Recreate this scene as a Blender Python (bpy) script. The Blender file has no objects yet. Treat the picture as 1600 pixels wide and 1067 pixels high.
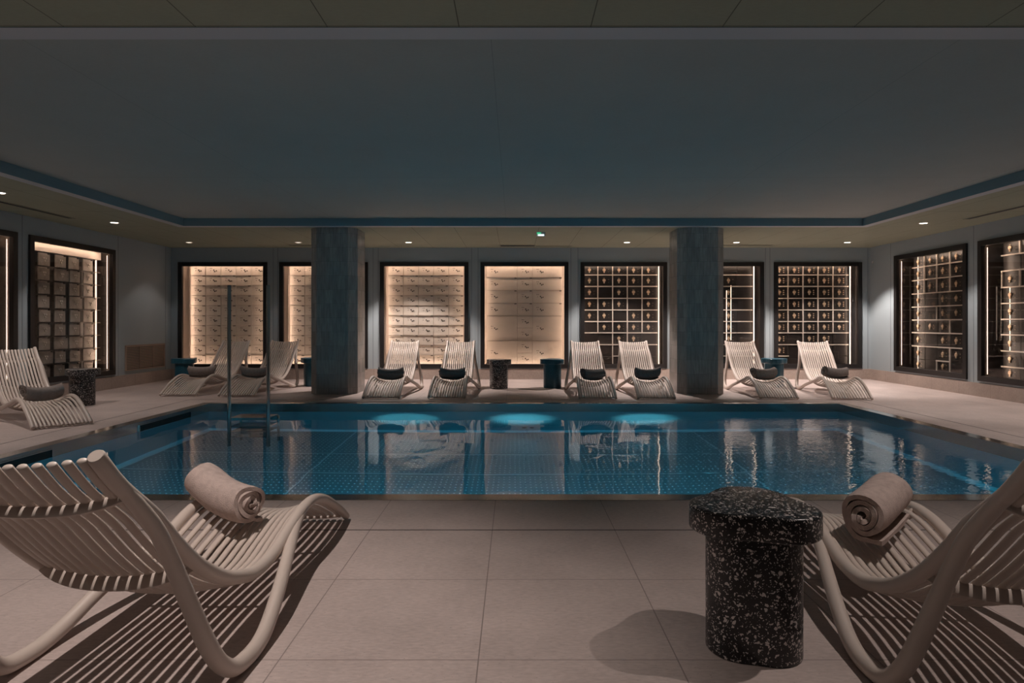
import bpy, math, random
from mathutils import Vector, Matrix, noise
random.seed(7)
PI = math.pi
S = bpy.context.scene
COL = S.collection

# ------------------------------------------------------------------ materials
def new_mat(name):
    m = bpy.data.materials.new(name)
    m.use_nodes = True
    nt = m.node_tree
    b = nt.nodes['Principled BSDF']
    return m, nt, b

def mat(name, col, rough=0.5, metal=0.0, spec=None, bump=None, vary=None, coat=None):
    m, nt, b = new_mat(name)
    b.inputs['Base Color'].default_value = (*col, 1)
    b.inputs['Roughness'].default_value = rough
    b.inputs['Metallic'].default_value = metal
    if spec is not None: b.inputs['Specular IOR Level'].default_value = spec
    if coat: b.inputs['Coat Weight'].default_value = coat
    if bump or vary:
        tc = nt.nodes.new('ShaderNodeTexCoord')
    if vary:
        sc, amt = vary
        n = nt.nodes.new('ShaderNodeTexNoise'); n.inputs['Scale'].default_value = sc
        n.inputs['Detail'].default_value = 6
        nt.links.new(tc.outputs['Object'], n.inputs['Vector'])
        r = nt.nodes.new('ShaderNodeValToRGB')
        r.color_ramp.elements[0].position = .3; r.color_ramp.elements[1].position = .7
        r.color_ramp.elements[0].color = (*[c*(1-amt) for c in col], 1)
        r.color_ramp.elements[1].color = (*[min(1, c*(1+amt)) for c in col], 1)
        nt.links.new(n.outputs['Fac'], r.inputs['Fac'])
        nt.links.new(r.outputs['Color'], b.inputs['Base Color'])
    if bump:
        sc, st, dist = bump
        n2 = nt.nodes.new('ShaderNodeTexNoise'); n2.inputs['Scale'].default_value = sc
        n2.inputs['Detail'].default_value = 3
        nt.links.new(tc.outputs['Object'], n2.inputs['Vector'])
        bp = nt.nodes.new('ShaderNodeBump'); bp.inputs['Strength'].default_value = st
        bp.inputs['Distance'].default_value = dist
        nt.links.new(n2.outputs['Fac'], bp.inputs['Height'])
        nt.links.new(bp.outputs['Normal'], b.inputs['Normal'])
    return m

def emit(name, col, strength):
    m, nt, b = new_mat(name)
    b.inputs['Base Color'].default_value = (.8, .8, .8, 1)
    b.inputs['Emission Color'].default_value = (*col, 1)
    b.inputs['Emission Strength'].default_value = strength
    return m

def math_node(nt, op, a, b=None, c=None):
    n = nt.nodes.new('ShaderNodeMath'); n.operation = op
    for i, v in enumerate((a, b, c)):
        if v is None: continue
        if isinstance(v, (int, float)): n.inputs[i].default_value = v
        else: nt.links.new(v, n.inputs[i])
    return n.outputs[0]

def line_mask(nt, coord, pitch, origin, width):
    """1 on a joint of the given width, 0 elsewhere"""
    a = math_node(nt, 'SUBTRACT', coord, origin - pitch*0.5)
    a = math_node(nt, 'DIVIDE', a, pitch)
    a = math_node(nt, 'FRACT', a)
    a = math_node(nt, 'SUBTRACT', a, 0.5)
    a = math_node(nt, 'ABSOLUTE', a)
    return math_node(nt, 'LESS_THAN', a, width/pitch*0.5)

def tiled(name, col, joint, px, py, ox, oy, w, rough, var=.2, axes=('X', 'Y'), pits=True, offset=(0, 0, 0)):
    m, nt, b = new_mat(name)
    tc = nt.nodes.new('ShaderNodeTexCoord')
    sp = nt.nodes.new('ShaderNodeSeparateXYZ'); nt.links.new(tc.outputs['Object'], sp.inputs[0])
    ma = line_mask(nt, sp.outputs[axes[0]], px, ox, w)
    mb = line_mask(nt, sp.outputs[axes[1]], py, oy, w)
    msk = math_node(nt, 'MAXIMUM', ma, mb)
    n1 = nt.nodes.new('ShaderNodeTexNoise'); n1.inputs['Scale'].default_value = 2.2; n1.inputs['Detail'].default_value = 8
    n1.inputs['Roughness'].default_value = .65
    nt.links.new(tc.outputs['Object'], n1.inputs['Vector'])
    n2 = nt.nodes.new('ShaderNodeTexNoise'); n2.inputs['Scale'].default_value = 38; n2.inputs['Detail'].default_value = 5
    mp = nt.nodes.new('ShaderNodeMapping'); mp.inputs['Scale'].default_value = (1, 2.6, 1)
    nt.links.new(tc.outputs['Object'], mp.inputs[0]); nt.links.new(mp.outputs[0], n2.inputs['Vector'])
    mx = math_node(nt, 'ADD', math_node(nt, 'MULTIPLY', n1.outputs['Fac'], .55), math_node(nt, 'MULTIPLY', n2.outputs['Fac'], .45))
    r = nt.nodes.new('ShaderNodeValToRGB')
    r.color_ramp.elements[0].position = .32; r.color_ramp.elements[1].position = .66
    r.color_ramp.elements[0].color = (*[c*(1-var) for c in col], 1)
    r.color_ramp.elements[1].color = (*[c*(1+var) for c in col], 1)
    nt.links.new(mx, r.inputs['Fac'])
    src = r.outputs['Color']
    if pits:
        v = nt.nodes.new('ShaderNodeTexNoise'); v.inputs['Scale'].default_value = 60; v.inputs['Detail'].default_value = 2
        nt.links.new(mp.outputs[0], v.inputs['Vector'])
        pm = math_node(nt, 'GREATER_THAN', v.outputs['Fac'], .69)
        pm = math_node(nt, 'MULTIPLY', pm, .55)
        mixp = nt.nodes.new('ShaderNodeMix'); mixp.data_type = 'RGBA'
        nt.links.new(pm, mixp.inputs['Factor']); nt.links.new(src, mixp.inputs['A'])
        mixp.inputs['B'].default_value = (*[c*.45 for c in col], 1)
        src = mixp.outputs['Result']
    mix = nt.nodes.new('ShaderNodeMix'); mix.data_type = 'RGBA'
    nt.links.new(msk, mix.inputs['Factor']); nt.links.new(src, mix.inputs['A'])
    mix.inputs['B'].default_value = (*joint, 1)
    nt.links.new(mix.outputs['Result'], b.inputs['Base Color'])
    b.inputs['Roughness'].default_value = rough
    bp = nt.nodes.new('ShaderNodeBump'); bp.inputs['Strength'].default_value = .25; bp.inputs['Distance'].default_value = .002
    h = math_node(nt, 'SUBTRACT', n2.outputs['Fac'], math_node(nt, 'MULTIPLY', msk, 1.0))
    nt.links.new(h, bp.inputs['Height']); nt.links.new(bp.outputs['Normal'], b.inputs['Normal'])
    return m

def terrazzo(name, base, chip, lo, scale=62.0, rough=.28):
    m, nt, b = new_mat(name)
    tc = nt.nodes.new('ShaderNodeTexCoord')
    nz = nt.nodes.new('ShaderNodeTexNoise'); nz.inputs['Scale'].default_value = 55; nz.inputs['Detail'].default_value = 2
    nt.links.new(tc.outputs['Object'], nz.inputs['Vector'])
    mixv = nt.nodes.new('ShaderNodeVectorMath'); mixv.operation = 'MULTIPLY_ADD'
    nt.links.new(nz.outputs['Color'], mixv.inputs[0]); mixv.inputs[1].default_value = (.028,)*3
    nt.links.new(tc.outputs['Object'], mixv.inputs[2])
    masks = []
    for sc, thr, rad in ((scale, lo, .50), (scale*1.9, lo+.05, .46)):
        v = nt.nodes.new('ShaderNodeTexVoronoi'); v.inputs['Scale'].default_value = sc
        nt.links.new(mixv.outputs[0], v.inputs['Vector'])
        sp = nt.nodes.new('ShaderNodeSeparateColor'); nt.links.new(v.outputs['Color'], sp.inputs[0])
        k = math_node(nt, 'GREATER_THAN', sp.outputs[0], thr)
        rr = math_node(nt, 'MULTIPLY', sp.outputs[1], rad)
        d = math_node(nt, 'LESS_THAN', v.outputs['Distance'], rr)
        masks.append(math_node(nt, 'MULTIPLY', k, d))
    msk = math_node(nt, 'MAXIMUM', *masks)
    mix = nt.nodes.new('ShaderNodeMix'); mix.data_type = 'RGBA'
    nt.links.new(msk, mix.inputs['Factor'])
    mix.inputs['A'].default_value = (*base, 1); mix.inputs['B'].default_value = (*chip, 1)
    nt.links.new(mix.outputs['Result'], b.inputs['Base Color'])
    b.inputs['Roughness'].default_value = rough
    return m

def column_tile():
    m, nt, b = new_mat('glazed_tile')
    uv = nt.nodes.new('ShaderNodeUVMap')
    br = nt.nodes.new('ShaderNodeTexBrick')
    br.inputs['Scale'].default_value = 1.0
    br.inputs['Brick Width'].default_value = .113; br.inputs['Row Height'].default_value = .198
    br.inputs['Mortar Size'].default_value = .0016; br.inputs['Mortar Smooth'].default_value = .3
    br.offset = .42; br.offset_frequency = 2
    br.inputs['Bias'].default_value = 0
    br.inputs['Color1'].default_value = (.29, .28, .27, 1); br.inputs['Color2'].default_value = (.38, .365, .35, 1)
    br.inputs['Mortar'].default_value = (.19, .20, .20, 1)
    nt.links.new(uv.outputs[0], br.inputs['Vector'])
    n = nt.nodes.new('ShaderNodeTexNoise'); n.inputs['Scale'].default_value = 9; n.inputs['Detail'].default_value = 5
    mp = nt.nodes.new('ShaderNodeMapping'); mp.inputs['Scale'].default_value = (5, .6, 1)
    nt.links.new(uv.outputs[0], mp.inputs[0]); nt.links.new(mp.outputs[0], n.inputs['Vector'])
    hs = nt.nodes.new('ShaderNodeHueSaturation')
    v = math_node(nt, 'ADD', math_node(nt, 'MULTIPLY', n.outputs['Fac'], .9), .55)
    nt.links.new(v, hs.inputs['Value']); nt.links.new(br.outputs['Color'], hs.inputs['Color'])
    nt.links.new(hs.outputs['Color'], b.inputs['Base Color'])
    b.inputs['Roughness'].default_value = .26
    bp = nt.nodes.new('ShaderNodeBump'); bp.inputs['Strength'].default_value = .35; bp.inputs['Distance'].default_value = .004
    h = math_node(nt, 'SUBTRACT', math_node(nt, 'MULTIPLY', n.outputs['Fac'], .5), br.outputs['Fac'])
    nt.links.new(h, bp.inputs['Height']); nt.links.new(bp.outputs['Normal'], b.inputs['Normal'])
    return m

def thin_glass():
    m = bpy.data.materials.new('case_glass'); m.use_nodes = True
    nt = m.node_tree; nt.nodes.clear()
    out = nt.nodes.new('ShaderNodeOutputMaterial')
    tr = nt.nodes.new('ShaderNodeBsdfTransparent'); tr.inputs[0].default_value = (.95, .95, .95, 1)
    gl = nt.nodes.new('ShaderNodeBsdfGlossy'); gl.inputs['Roughness'].default_value = .01
    fr = nt.nodes.new('ShaderNodeFresnel'); geo = nt.nodes.new('ShaderNodeNewGeometry')
    ior = nt.nodes.new('ShaderNodeMapRange'); ior.inputs['To Min'].default_value = 1.5; ior.inputs['To Max'].default_value = 1/1.5
    nt.links.new(geo.outputs['Backfacing'], ior.inputs['Value']); nt.links.new(ior.outputs[0], fr.inputs['IOR'])
    mx = nt.nodes.new('ShaderNodeMixShader')
    nt.links.new(fr.outputs[0], mx.inputs[0]); nt.links.new(tr.outputs[0], mx.inputs[1]); nt.links.new(gl.outputs[0], mx.inputs[2])
    nt.links.new(mx.outputs[0], out.inputs[0])
    return m

def water_mat():
    m = bpy.data.materials.new('pool_water'); m.use_nodes = True
    nt = m.node_tree; nt.nodes.clear()
    out = nt.nodes.new('ShaderNodeOutputMaterial')
    g = nt.nodes.new('ShaderNodeBsdfGlass'); g.inputs['IOR'].default_value = 1.33; g.inputs['Roughness'].default_value = 0.0
    tc = nt.nodes.new('ShaderNodeTexCoord')
    sp = nt.nodes.new('ShaderNodeSeparateXYZ'); nt.links.new(tc.outputs['Object'], sp.inputs[0])
    def nz(scale, stretch, detail):
        mp = nt.nodes.new('ShaderNodeMapping'); mp.inputs['Scale'].default_value = stretch
        nt.links.new(tc.outputs['Object'], mp.inputs[0])
        n = nt.nodes.new('ShaderNodeTexNoise'); n.inputs['Scale'].default_value = scale; n.inputs['Detail'].default_value = detail
        nt.links.new(mp.outputs[0], n.inputs['Vector'])
        return n.outputs['Fac']
    calm = nz(3.2, (1, .8, 1), 1)
    fine = nz(11, (1, 1.5, 1), 2)
    # the jets stir the right end of the pool
    amp = nt.nodes.new('ShaderNodeMapRange'); amp.interpolation_type = 'SMOOTHSTEP'
    amp.inputs['From Min'].default_value = .6; amp.inputs['From Max'].default_value = 2.6
    amp.inputs['To Min'].default_value = .02; amp.inputs['To Max'].default_value = 1.0
    nt.links.new(sp.outputs['X'], amp.inputs['Value'])
    h = math_node(nt, 'ADD', math_node(nt, 'MULTIPLY', calm, .55), math_node(nt, 'MULTIPLY', math_node(nt, 'MULTIPLY', fine, amp.outputs[0]), .5))
    bp = nt.nodes.new('ShaderNodeBump'); bp.inputs['Strength'].default_value = 1.0; bp.inputs['Distance'].default_value = .0052
    nt.links.new(h, bp.inputs['Height']); nt.links.new(bp.outputs['Normal'], g.inputs['Normal'])
    nt.links.new(g.outputs[0], out.inputs[0])
    ab = nt.nodes.new('ShaderNodeVolumeAbsorption')
    ab.inputs['Color'].default_value = (.35, .86, .95, 1); ab.inputs['Density'].default_value = .22
    nt.links.new(ab.outputs[0], out.inputs['Volume'])
    return m

M = {}
M['floor'] = tiled('beige_stone_tile', (.50, .415, .388), (.27, .22, .205), .592, .594, -.1075, 3.08, .004, .5)
M['skirting'] = tiled('stone_skirting', (.40, .325, .285), (.22, .17, .15), .60, 5.0, -.11, -2.0, .004, .55, axes=('X', 'Z'))
M['skirting_side'] = tiled('stone_skirting_side', (.40, .325, .285), (.22, .17, .15), .60, 5.0, .08, -2.0, .004, .55, axes=('Y', 'Z'))
M['wall'] = mat('pale_blue_grey_panel', (.35, .405, .435), .42, bump=(60, .03, .002))
M['seam'] = mat('panel_seam', (.16, .18, .20), .6)
M['soffit'] = tiled('acoustic_panel', (.34, .355, .265), (.12, .122, .09), .60, 1.2, -.253, 2.89, .005, .85, var=.06, pits=False)
M['ceiling'] = tiled('grey_plaster', (.39, .415, .39), (.28, .30, .285), 2.4, 4.0, -.12, 6.32, .004, .8, var=.05, pits=False)
M['cove'] = mat('teal_paint', (.20, .31, .355), .5)
M['ceil_trim'] = mat('white_trim_paint', (.50, .53, .56), .5)
M['tile'] = column_tile()
M['steel'] = mat('brushed_steel', (.50, .50, .49), .16, 1.0, bump=(14, .05, .004))
M['pool_steel'] = mat('pool_steel', (.42, .46, .48), .34, .35, bump=(5, .05, .01))
M['stud'] = mat('catchlight_white', (.95, .96, .97), .3, 0)  # near-white colour paints in the light the studs and fillets catch
M['dark'] = mat('slot_shade', (.012, .012, .013), .6)  # near-black paints the shade of an open slot
M['drain'] = mat('drain_slot', (.11, .095, .088), .6)
M['plastic'] = mat('sand_plastic', (.60, .515, .46), .42, bump=(420, .06, .0006))
M['terrazzo_black'] = terrazzo('black_terrazzo', (.012, .012, .014), (.66, .62, .60), .30, 88)
M['terrazzo_teal'] = terrazzo('teal_terrazzo', (.012, .075, .115), (.03, .13, .18), .45)
M['towel_beige'] = mat('beige_terry', (.50, .40, .365), .95, bump=(330, .9, .004), vary=(40, .12), spec=.1)
M['towel_taupe'] = mat('taupe_terry', (.30, .255, .235), .95, bump=(330, .9, .004), vary=(40, .12), spec=.1)
M['towel_grey'] = mat('grey_terry', (.16, .15, .148), .95, bump=(330, .9, .004), vary=(40, .12), spec=.1)
M['case_frame'] = mat('black_frame', (.012, .0105, .0105), .45)
M['lining_pale'] = mat('champagne_lining', (.50, .42, .36), .35, .5)
M['lining_dark'] = mat('bronze_lining', (.034, .026, .022), .3, .3)
M['door_pale'] = mat('champagne_door', (.68, .60, .52), .38, .25, vary=(3, .08), bump=(40, .04, .002))
M['door_grey'] = mat('aged_steel_door', (.36, .315, .275), .42, .35, vary=(9, .28))
M['door_dark'] = mat('black_door', (.022, .018, .016), .30, .1)
M['bar'] = mat('pale_bar', (.72, .64, .56), .35, .2)
M['brass'] = mat('brass', (.68, .50, .34), .35, .5)
M['lock_dark'] = mat('dark_lock', (.05, .04, .035), .4, .5)
M['glass'] = thin_glass()
LED = (1.0, .715, .535)
M['led'] = emit('warm_led', LED, 34)
M['led_glow'] = emit('warm_led_or_glow', LED, 2.2)  # LED lines, and glowing strips put in for lit door edges
M['lamp'] = emit('downlight_lens', (1.0, .86, .74), 14)
M['lamp_dim'] = emit('downlight_lens_dim', (1.0, .84, .70), 2.2)
M['white_ring'] = mat('white_ring', (.6, .58, .55), .4)
M['vent_wood'] = mat('beige_grille', (.36, .27, .215), .6)
M['water'] = water_mat()
M['pool_lamp'] = emit('pool_lamp', (.10, .60, 1.0), 6)
M['sign_white'] = emit('sign_white', (.85, .95, 1.0), 1.5)
M['sign_green'] = emit('sign_green', (.02, .55, .22), 1.0)
M['box_white'] = mat('white_plastic', (.6, .6, .6), .4)

# ------------------------------------------------------------------ mesh tools
class MB:
    def __init__(s): s.v, s.f, s.m, s.uv = [], [], [], None
    def add(s, vs, fs, mi=0):
        b = len(s.v); s.v += [Vector(p) for p in vs]
        for f in fs: s.f.append(tuple(b+i for i in f)); s.m.append(mi)
    def box(s, x0, x1, y0, y1, z0, z1, mi=0):
        vs = [(x, y, z) for z in (z0, z1) for y in (y0, y1) for x in (x0, x1)]
        s.add(vs, [(0, 2, 3, 1), (4, 5, 7, 6), (0, 1, 5, 4), (2, 6, 7, 3), (0, 4, 6, 2), (1, 3, 7, 5)], mi)
    def tube(s, pts, ra, rb=None, n=12, amap=None, mi=0, cap=True, power=1.0, kmap=None):
        """sweep an oval (half widths ra along 'a', rb along 'b') along pts"""
        rb = rb or ra
        N = len(pts); pts = [Vector(p) for p in pts]
        rings = []
        for i, p in enumerate(pts):
            t = (pts[min(i+1, N-1)] - pts[max(i-1, 0)]).normalized()
            a0 = Vector(amap(i)) if amap else Vector((1, 0, 0))
            a = (a0 - t*a0.dot(t)).normalized(); b = t.cross(a)
            rings.append((p, t, a, b))
        def ring(p, a, b, k):
            out = []
            for j in range(n):
                th = 2*PI*j/n
                c, sn = math.cos(th), math.sin(th)
                c = math.copysign(abs(c)**power, c); sn = math.copysign(abs(sn)**power, sn)
                out.append(p + a*(ra*k*c) + b*(rb*k*sn))
            return out
        allr = []
        if cap: p, t, a, b = rings[0]; allr.append(ring(p - t*0.0, a, b, .86))
        for i, (p, t, a, b) in enumerate(rings):
            q = p
            if cap and i == 0: q = p + t*min(ra, rb)*.18
            if cap and i == N-1: q = p - t*min(ra, rb)*.18
            allr.append(ring(q, a, b, kmap(i) if kmap else 1))
        if cap: p, t, a, b = rings[-1]; allr.append(ring(p, a, b, .86))
        vs = [v for r in allr for v in r]; fs = []
        for i in range(len(allr)-1):
            for j in range(n):
                k = (j+1) % n
                fs.append((i*n+j, i*n+k, (i+1)*n+k, (i+1)*n+j))
        if cap:
            fs.append(tuple(range(n-1, -1, -1))); L = (len(allr)-1)*n
            fs.append(tuple(L+j for j in range(n)))
        s.add(vs, fs, mi)
    def disc(s, c, ax, r, h, n=16, mi=0):
        """short cylinder, base at c, along ax ('x','y','z' with sign)"""
        d = Vector({'x': (1, 0, 0), 'y': (0, 1, 0), 'z': (0, 0, 1)}[ax[-1]])*(-1 if ax[0] == '-' else 1)
        a = Vector((0, 0, 1)) if ax[-1] != 'z' else Vector((1, 0, 0)); b = d.cross(a)
        c = Vector(c); vs = []
        for k, rr in ((0, r), (h*.75, r), (h, r*.86)):
            vs += [c + d*k + (a*math.cos(2*PI*j/n) + b*math.sin(2*PI*j/n))*rr for j in range(n)]
        fs = [(i*n+j, i*n+(j+1) % n, (i+1)*n+(j+1) % n, (i+1)*n+j) for i in range(2) for j in range(n)]
        fs += [tuple(range(n-1, -1, -1)), tuple(2*n+j for j in range(n))]
        s.add(vs, fs, mi)
    def mesh(s, name, mats, smooth=False, angle=None):
        me = bpy.data.meshes.new(name)
        me.from_pydata([tuple(v) for v in s.v], [], s.f)
        for m in (mats if isinstance(mats, (list, tuple)) else [mats]): me.materials.append(m)
        me.polygons.foreach_set('material_index', s.m)
        import bmesh
        bm = bmesh.new(); bm.from_mesh(me)
        bmesh.ops.recalc_face_normals(bm, faces=bm.faces[:])
        bm.to_mesh(me); bm.free()
        if smooth:
            me.polygons.foreach_set('use_smooth', [True]*len(me.polygons))
            me.set_sharp_from_angle(angle=math.radians(angle or 40))
        me.update()
        return me
    def obj(s, name, mats, parent=None, smooth=False, angle=None):
        return put(name, s.mesh(name, mats, smooth, angle), parent)

def put(name, me, parent=None, loc=None, rz=None):
    o = bpy.data.objects.new(name, me); COL.objects.link(o)
    if parent: o.parent = parent
    if loc is not None: o.location = loc
    if rz is not None: o.rotation_euler = (0, 0, rz)
    return o

def thing(name, label, cat, loc=(0, 0, 0), rz=0, group=None):
    o = bpy.data.objects.new(name, None); COL.objects.link(o)
    o.empty_display_size = .1
    o.location = loc; o.rotation_euler = (0, 0, rz)
    o['label'] = label; o['category'] = cat
    if group: o['group'] = group
    return o

def tag(o, label, cat, group=None):
    o['label'] = label; o['category'] = cat
    if group: o['group'] = group
    return o

def struct(o, label, cat='room'):
    o['kind'] = 'structure'; o['label'] = label; o['category'] = cat
    return o

def smooth_path(pts, sub=6):
    pts = [Vector(p) for p in pts]; out = []
    for i in range(len(pts)-1):
        p0, p1, p2, p3 = pts[max(i-1, 0)], pts[i], pts[i+1], pts[min(i+2, len(pts)-1)]
        for k in range(sub):
            t = k/sub
            out.append(.5*((2*p1) + (p2-p0)*t + (2*p0-5*p1+4*p2-p3)*t*t + (3*p1-p0-3*p2+p3)*t**3))
    out.append(pts[-1]); return out

def bevel(me, w, seg=2):
    import bmesh
    bm = bmesh.new(); bm.from_mesh(me)
    bmesh.ops.bevel(bm, geom=bm.edges[:], offset=w, segments=seg, affect='EDGES', profile=.5)
    bm.to_mesh(me); bm.free(); me.update()
    return me

# ------------------------------------------------------------------ room shell
XL, XR, YB, YF = -6.14, 6.35, 11.38, -.45      # inner faces of the walls
ZS, ZC = 2.35, 2.452                            # soffit and raised ceiling
OX0, OX1, OY0, OY1 = -4.58, 4.82, 3.02, 8.81    # opening of the raised ceiling
PX0, PX1, PY0, PY1 = -3.795, 4.018, 3.708, 7.90 # inner faces of the pool
RIM = .115
WZ, PZ = -.10, -1.40                            # water level, pool floor

f = MB()
ox0, ox1, oy0, oy1 = PX0-RIM, PX1+RIM, PY0-RIM, PY1+RIM
f.box(XL-.3, XR+.3, YF-.1, oy0, -.12, 0); f.box(XL-.3, XR+.3, oy1, YB+.4, -.12, 0)
f.box(XL-.3, ox0, oy0, oy1, -.12, 0); f.box(ox1, XR+.3, oy0, oy1, -.12, 0)
struct(f.obj('floor', M['floor']), 'pinkish beige stone tiled pool deck', 'floor')
d = MB(); w = .0045
dx0, dx1, dy0, dy1 = -4.25, 4.445, 3.08, 8.33
d.box(dx0-w, dx1+w, dy0-w, dy0+w, .0003, .0012); d.box(dx0-w, dx1+w, dy1-w, dy1+w, .0003, .0012)
d.box(dx0-w, dx0+w, dy0+w, dy1-w, .0003, .0012); d.box(dx1-w, dx1+w, dy0+w, dy1-w, .0003, .0012)
struct(d.obj('trim_1', M['drain']), 'thin dark drain joint running round the pool deck', 'drain')

# ceiling
c = MB(); c.box(OX0-.3, OX1+.3, OY0-.3, OY1+.3, ZC, ZC+.1)
struct(c.obj('ceiling', M['ceiling']), 'grey raised plaster ceiling over the pool', 'ceiling')
s_ = MB(); zt = ZS+.2; T = .12
X0, X1, Y0, Y1 = OX0-T, OX1+T, OY0-T, OY1+T
s_.box(XL-.3, XR+.3, YF-.1, Y0, ZS, zt); s_.box(XL-.3, XR+.3, Y1, YB+.4, ZS, zt)
s_.box(XL-.3, X0, Y0, Y1, ZS, zt); s_.box(X1, XR+.3, Y0, Y1, ZS, zt)
o = s_.obj('ceiling_border', M['soffit']); struct(o, 'olive grey panelled lower ceiling round the raised part', 'ceiling')
t_ = MB(); e = .004
t_.box(X0, X1, Y0, OY0, ZS-e, ZC-.001); t_.box(X0, X1, OY1, Y1, ZS-e, ZC-.001)
t_.box(X0, OX0, OY0, OY1, ZS-e, ZC-.001); t_.box(OX1, X1, OY0, OY1, ZS-e, ZC-.001)
o = t_.obj('trim_2', [M['ceil_trim'], M['cove']])
for p in o.data.polygons:
    ctr = p.center
    if ctr.z > ZS+.01 and abs(p.normal.z) < .5: p.material_index = 1
struct(o, 'pale edge strip with teal upstand around the raised ceiling', 'trim')

# display cases: (name, wall, centre along the wall, width)
CW, CZ0, CZ1 = 1.60, .20, 2.09
sc_b = YB/995.0
def bx(px): return (px-804)*sc_b
back_cases = [(bx(279), bx(418)), (bx(437), bx(575)), (bx(594), bx(732)), (bx(751), bx(888)), (bx(907), bx(1042)), (bx(1058), bx(1193)), (bx(1209), bx(1346))]
left_cases = [(8.04, 9.76), (6.12, 7.84)]
right_cases = [(8.92, 10.62), (6.98, 8.70)]
SZ0, SZ1 = .215, 2.12

def wall_strip(mb, axis, plane, out, holes, lo, hi, z0h, z1h, seams):
    """wall with rectangular openings; plane = inner face, out = outer face"""
    def b(a0, a1, z0, z1, mi=0, p0=plane, p1=out):
        q0, q1 = min(p0, p1), max(p0, p1)
        if axis == 'x': mb.box(a0, a1, q0, q1, z0, z1, mi)
        else: mb.box(q0, q1, a0, a1, z0, z1, mi)
    b(lo, hi, 0, z0h); b(lo, hi, z1h, ZS)
    cur = lo
    for h0, h1 in sorted(holes):
        b(cur, h0, z0h, z1h); cur = h1
    b(cur, hi, z0h, z1h)
    sgn = -1 if out > plane else 1
    for s0 in seams:
        b(s0-.004, s0+.004, .19, ZS-.004, 1, plane, plane+sgn*.0012)
ins = .024
wb = MB()
wall_strip(wb, 'x', YB, YB+.12, [(a+ins, b-ins) for a, b in back_cases], XL-.12, XR+.12, CZ0+ins, CZ1-ins,
           [bx(427), bx(434), bx(583), bx(591), bx(737), bx(747), bx(892), bx(903), bx(1046), bx(1196), bx(1203), bx(1356)])
struct(wb.obj('wall_back', [M['wall'], M['seam']]), 'pale blue grey panelled wall with seven lit cases', 'wall')
wl = MB()
wall_strip(wl, 'y', XL, XL-.12, [(a+ins, b-ins) for a, b in left_cases], YF, YB, SZ0+ins, SZ1-ins, [7.94, 9.86, 11.2, 6.02, 4.1])
struct(wl.obj('wall_left', [M['wall'], M['seam']]), 'pale panelled wall at the left end of the pool', 'wall')
wr = MB()
wall_strip(wr, 'y', XR, XR+.12, [(a+ins, b-ins) for a, b in right_cases], YF, YB, SZ0+ins, SZ1-ins, [8.81, 10.75, 6.88, 4.9])
struct(wr.obj('wall_right', [M['wall'], M['seam']]), 'pale panelled wall at the right end of the pool', 'wall')
wf = MB(); wf.box(XL-.12, XR+.12, YF-.1, YF, 0, ZS)
struct(wf.obj('wall_front', M['wall']), 'pale wall on the near side of the pool deck', 'wall')
k = MB(); k.box(XL, XR, YB-.015, YB, 0, .185)
struct(k.obj('baseboard_back', M['skirting']), 'beige stone skirting below the back cases', 'skirting')
k = MB(); k.box(XL, XL+.015, YF, YB-.015, 0, .185)
struct(k.obj('baseboard_left', M['skirting_side']), 'beige stone skirting along the left wall', 'skirting')
k = MB(); k.box(XR-.015, XR, YF, YB-.015, 0, .185)
struct(k.obj('baseboard_right', M['skirting_side']), 'beige stone skirting along the right wall', 'skirting')

# tiled columns
def column(cx, label):
    h, cft = .33, .11
    prof = [(-h+cft, -h), (h-cft, -h), (h, -h+cft), (h, h-cft), (h-cft, h), (-h+cft, h), (-h, h-cft), (-h, -h+cft)]
    yc = 8.96+h
    mb = MB()
    for p, q in zip(prof, prof[1:]+prof[:1]):
        mb.add([(p[0], p[1], 0), (q[0], q[1], 0), (q[0], q[1], ZS), (p[0], p[1], ZS)], [(0, 1, 2, 3)])
    o = mb.obj('tiled_column', M['tile'])
    o.location = (cx, yc, 0)
    uvl = o.data.uv_layers.new(name='UVMap'); per = [0]
    for p, q in zip(prof, prof[1:]+prof[:1]): per.append(per[-1]+math.dist(p, q))
    for poly in o.data.polygons:
        c_ = poly.center
        best = min(range(8), key=lambda i: (Vector(((prof[i][0]+prof[(i+1) % 8][0])/2, (prof[i][1]+prof[(i+1) % 8][1])/2, 0))-Vector((c_.x, c_.y, 0))).length)
        for li in poly.loop_indices:
            v = o.data.vertices[o.data.loops[li].vertex_index].co
            d0 = math.dist((v.x, v.y), prof[best])
            uvl.data[li].uv = (per[best]+d0, v.z+.11)
    struct(o, label, 'column')
column(-2.565, 'grey blue glazed tile column between the second and third lit cases')
column(2.644, 'grey blue glazed tile column in front of the sixth lit case')

# ------------------------------------------------------------------ pool
pool = thing('swimming_pool', 'sunken stainless steel swimming pool in the stone deck', 'pool', (0, 0, 0))
pool['kind'] = 'structure'
W_ = .10
pb = MB(); pb.box(PX0-W_, PX1+W_, PY0-W_, PY1+W_, PZ-.08, PZ)
pb.obj('pool_floor', M['pool_steel'], pool)
cl = MB(); e = .001; cl.box(PX0-.001, PX1+.001, PY1-.0015, PY1+.001, -.099, -.004); cl.box(PX0-.001, PX0+.0015, PY0, PY1, -.099, -.004); cl.box(PX1-.0015, PX1+.001, PY0, PY1, -.099, -.004)
cl.obj('steel_collar', M['steel'], pool)
pw = MB(); zt = -.002
pw.box(PX0-W_, PX1+W_, PY0-W_, PY0, PZ, zt); pw.box(PX0-W_, PX1+W_, PY1, PY1+W_, PZ, zt)
pw.box(PX0-W_, PX0, PY0, PY1, PZ, zt); pw.box(PX1, PX1+W_, PY0, PY1, PZ, zt)
pw.obj('pool_wall', M['pool_steel'], pool)
rm = MB(); zr = .003
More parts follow.
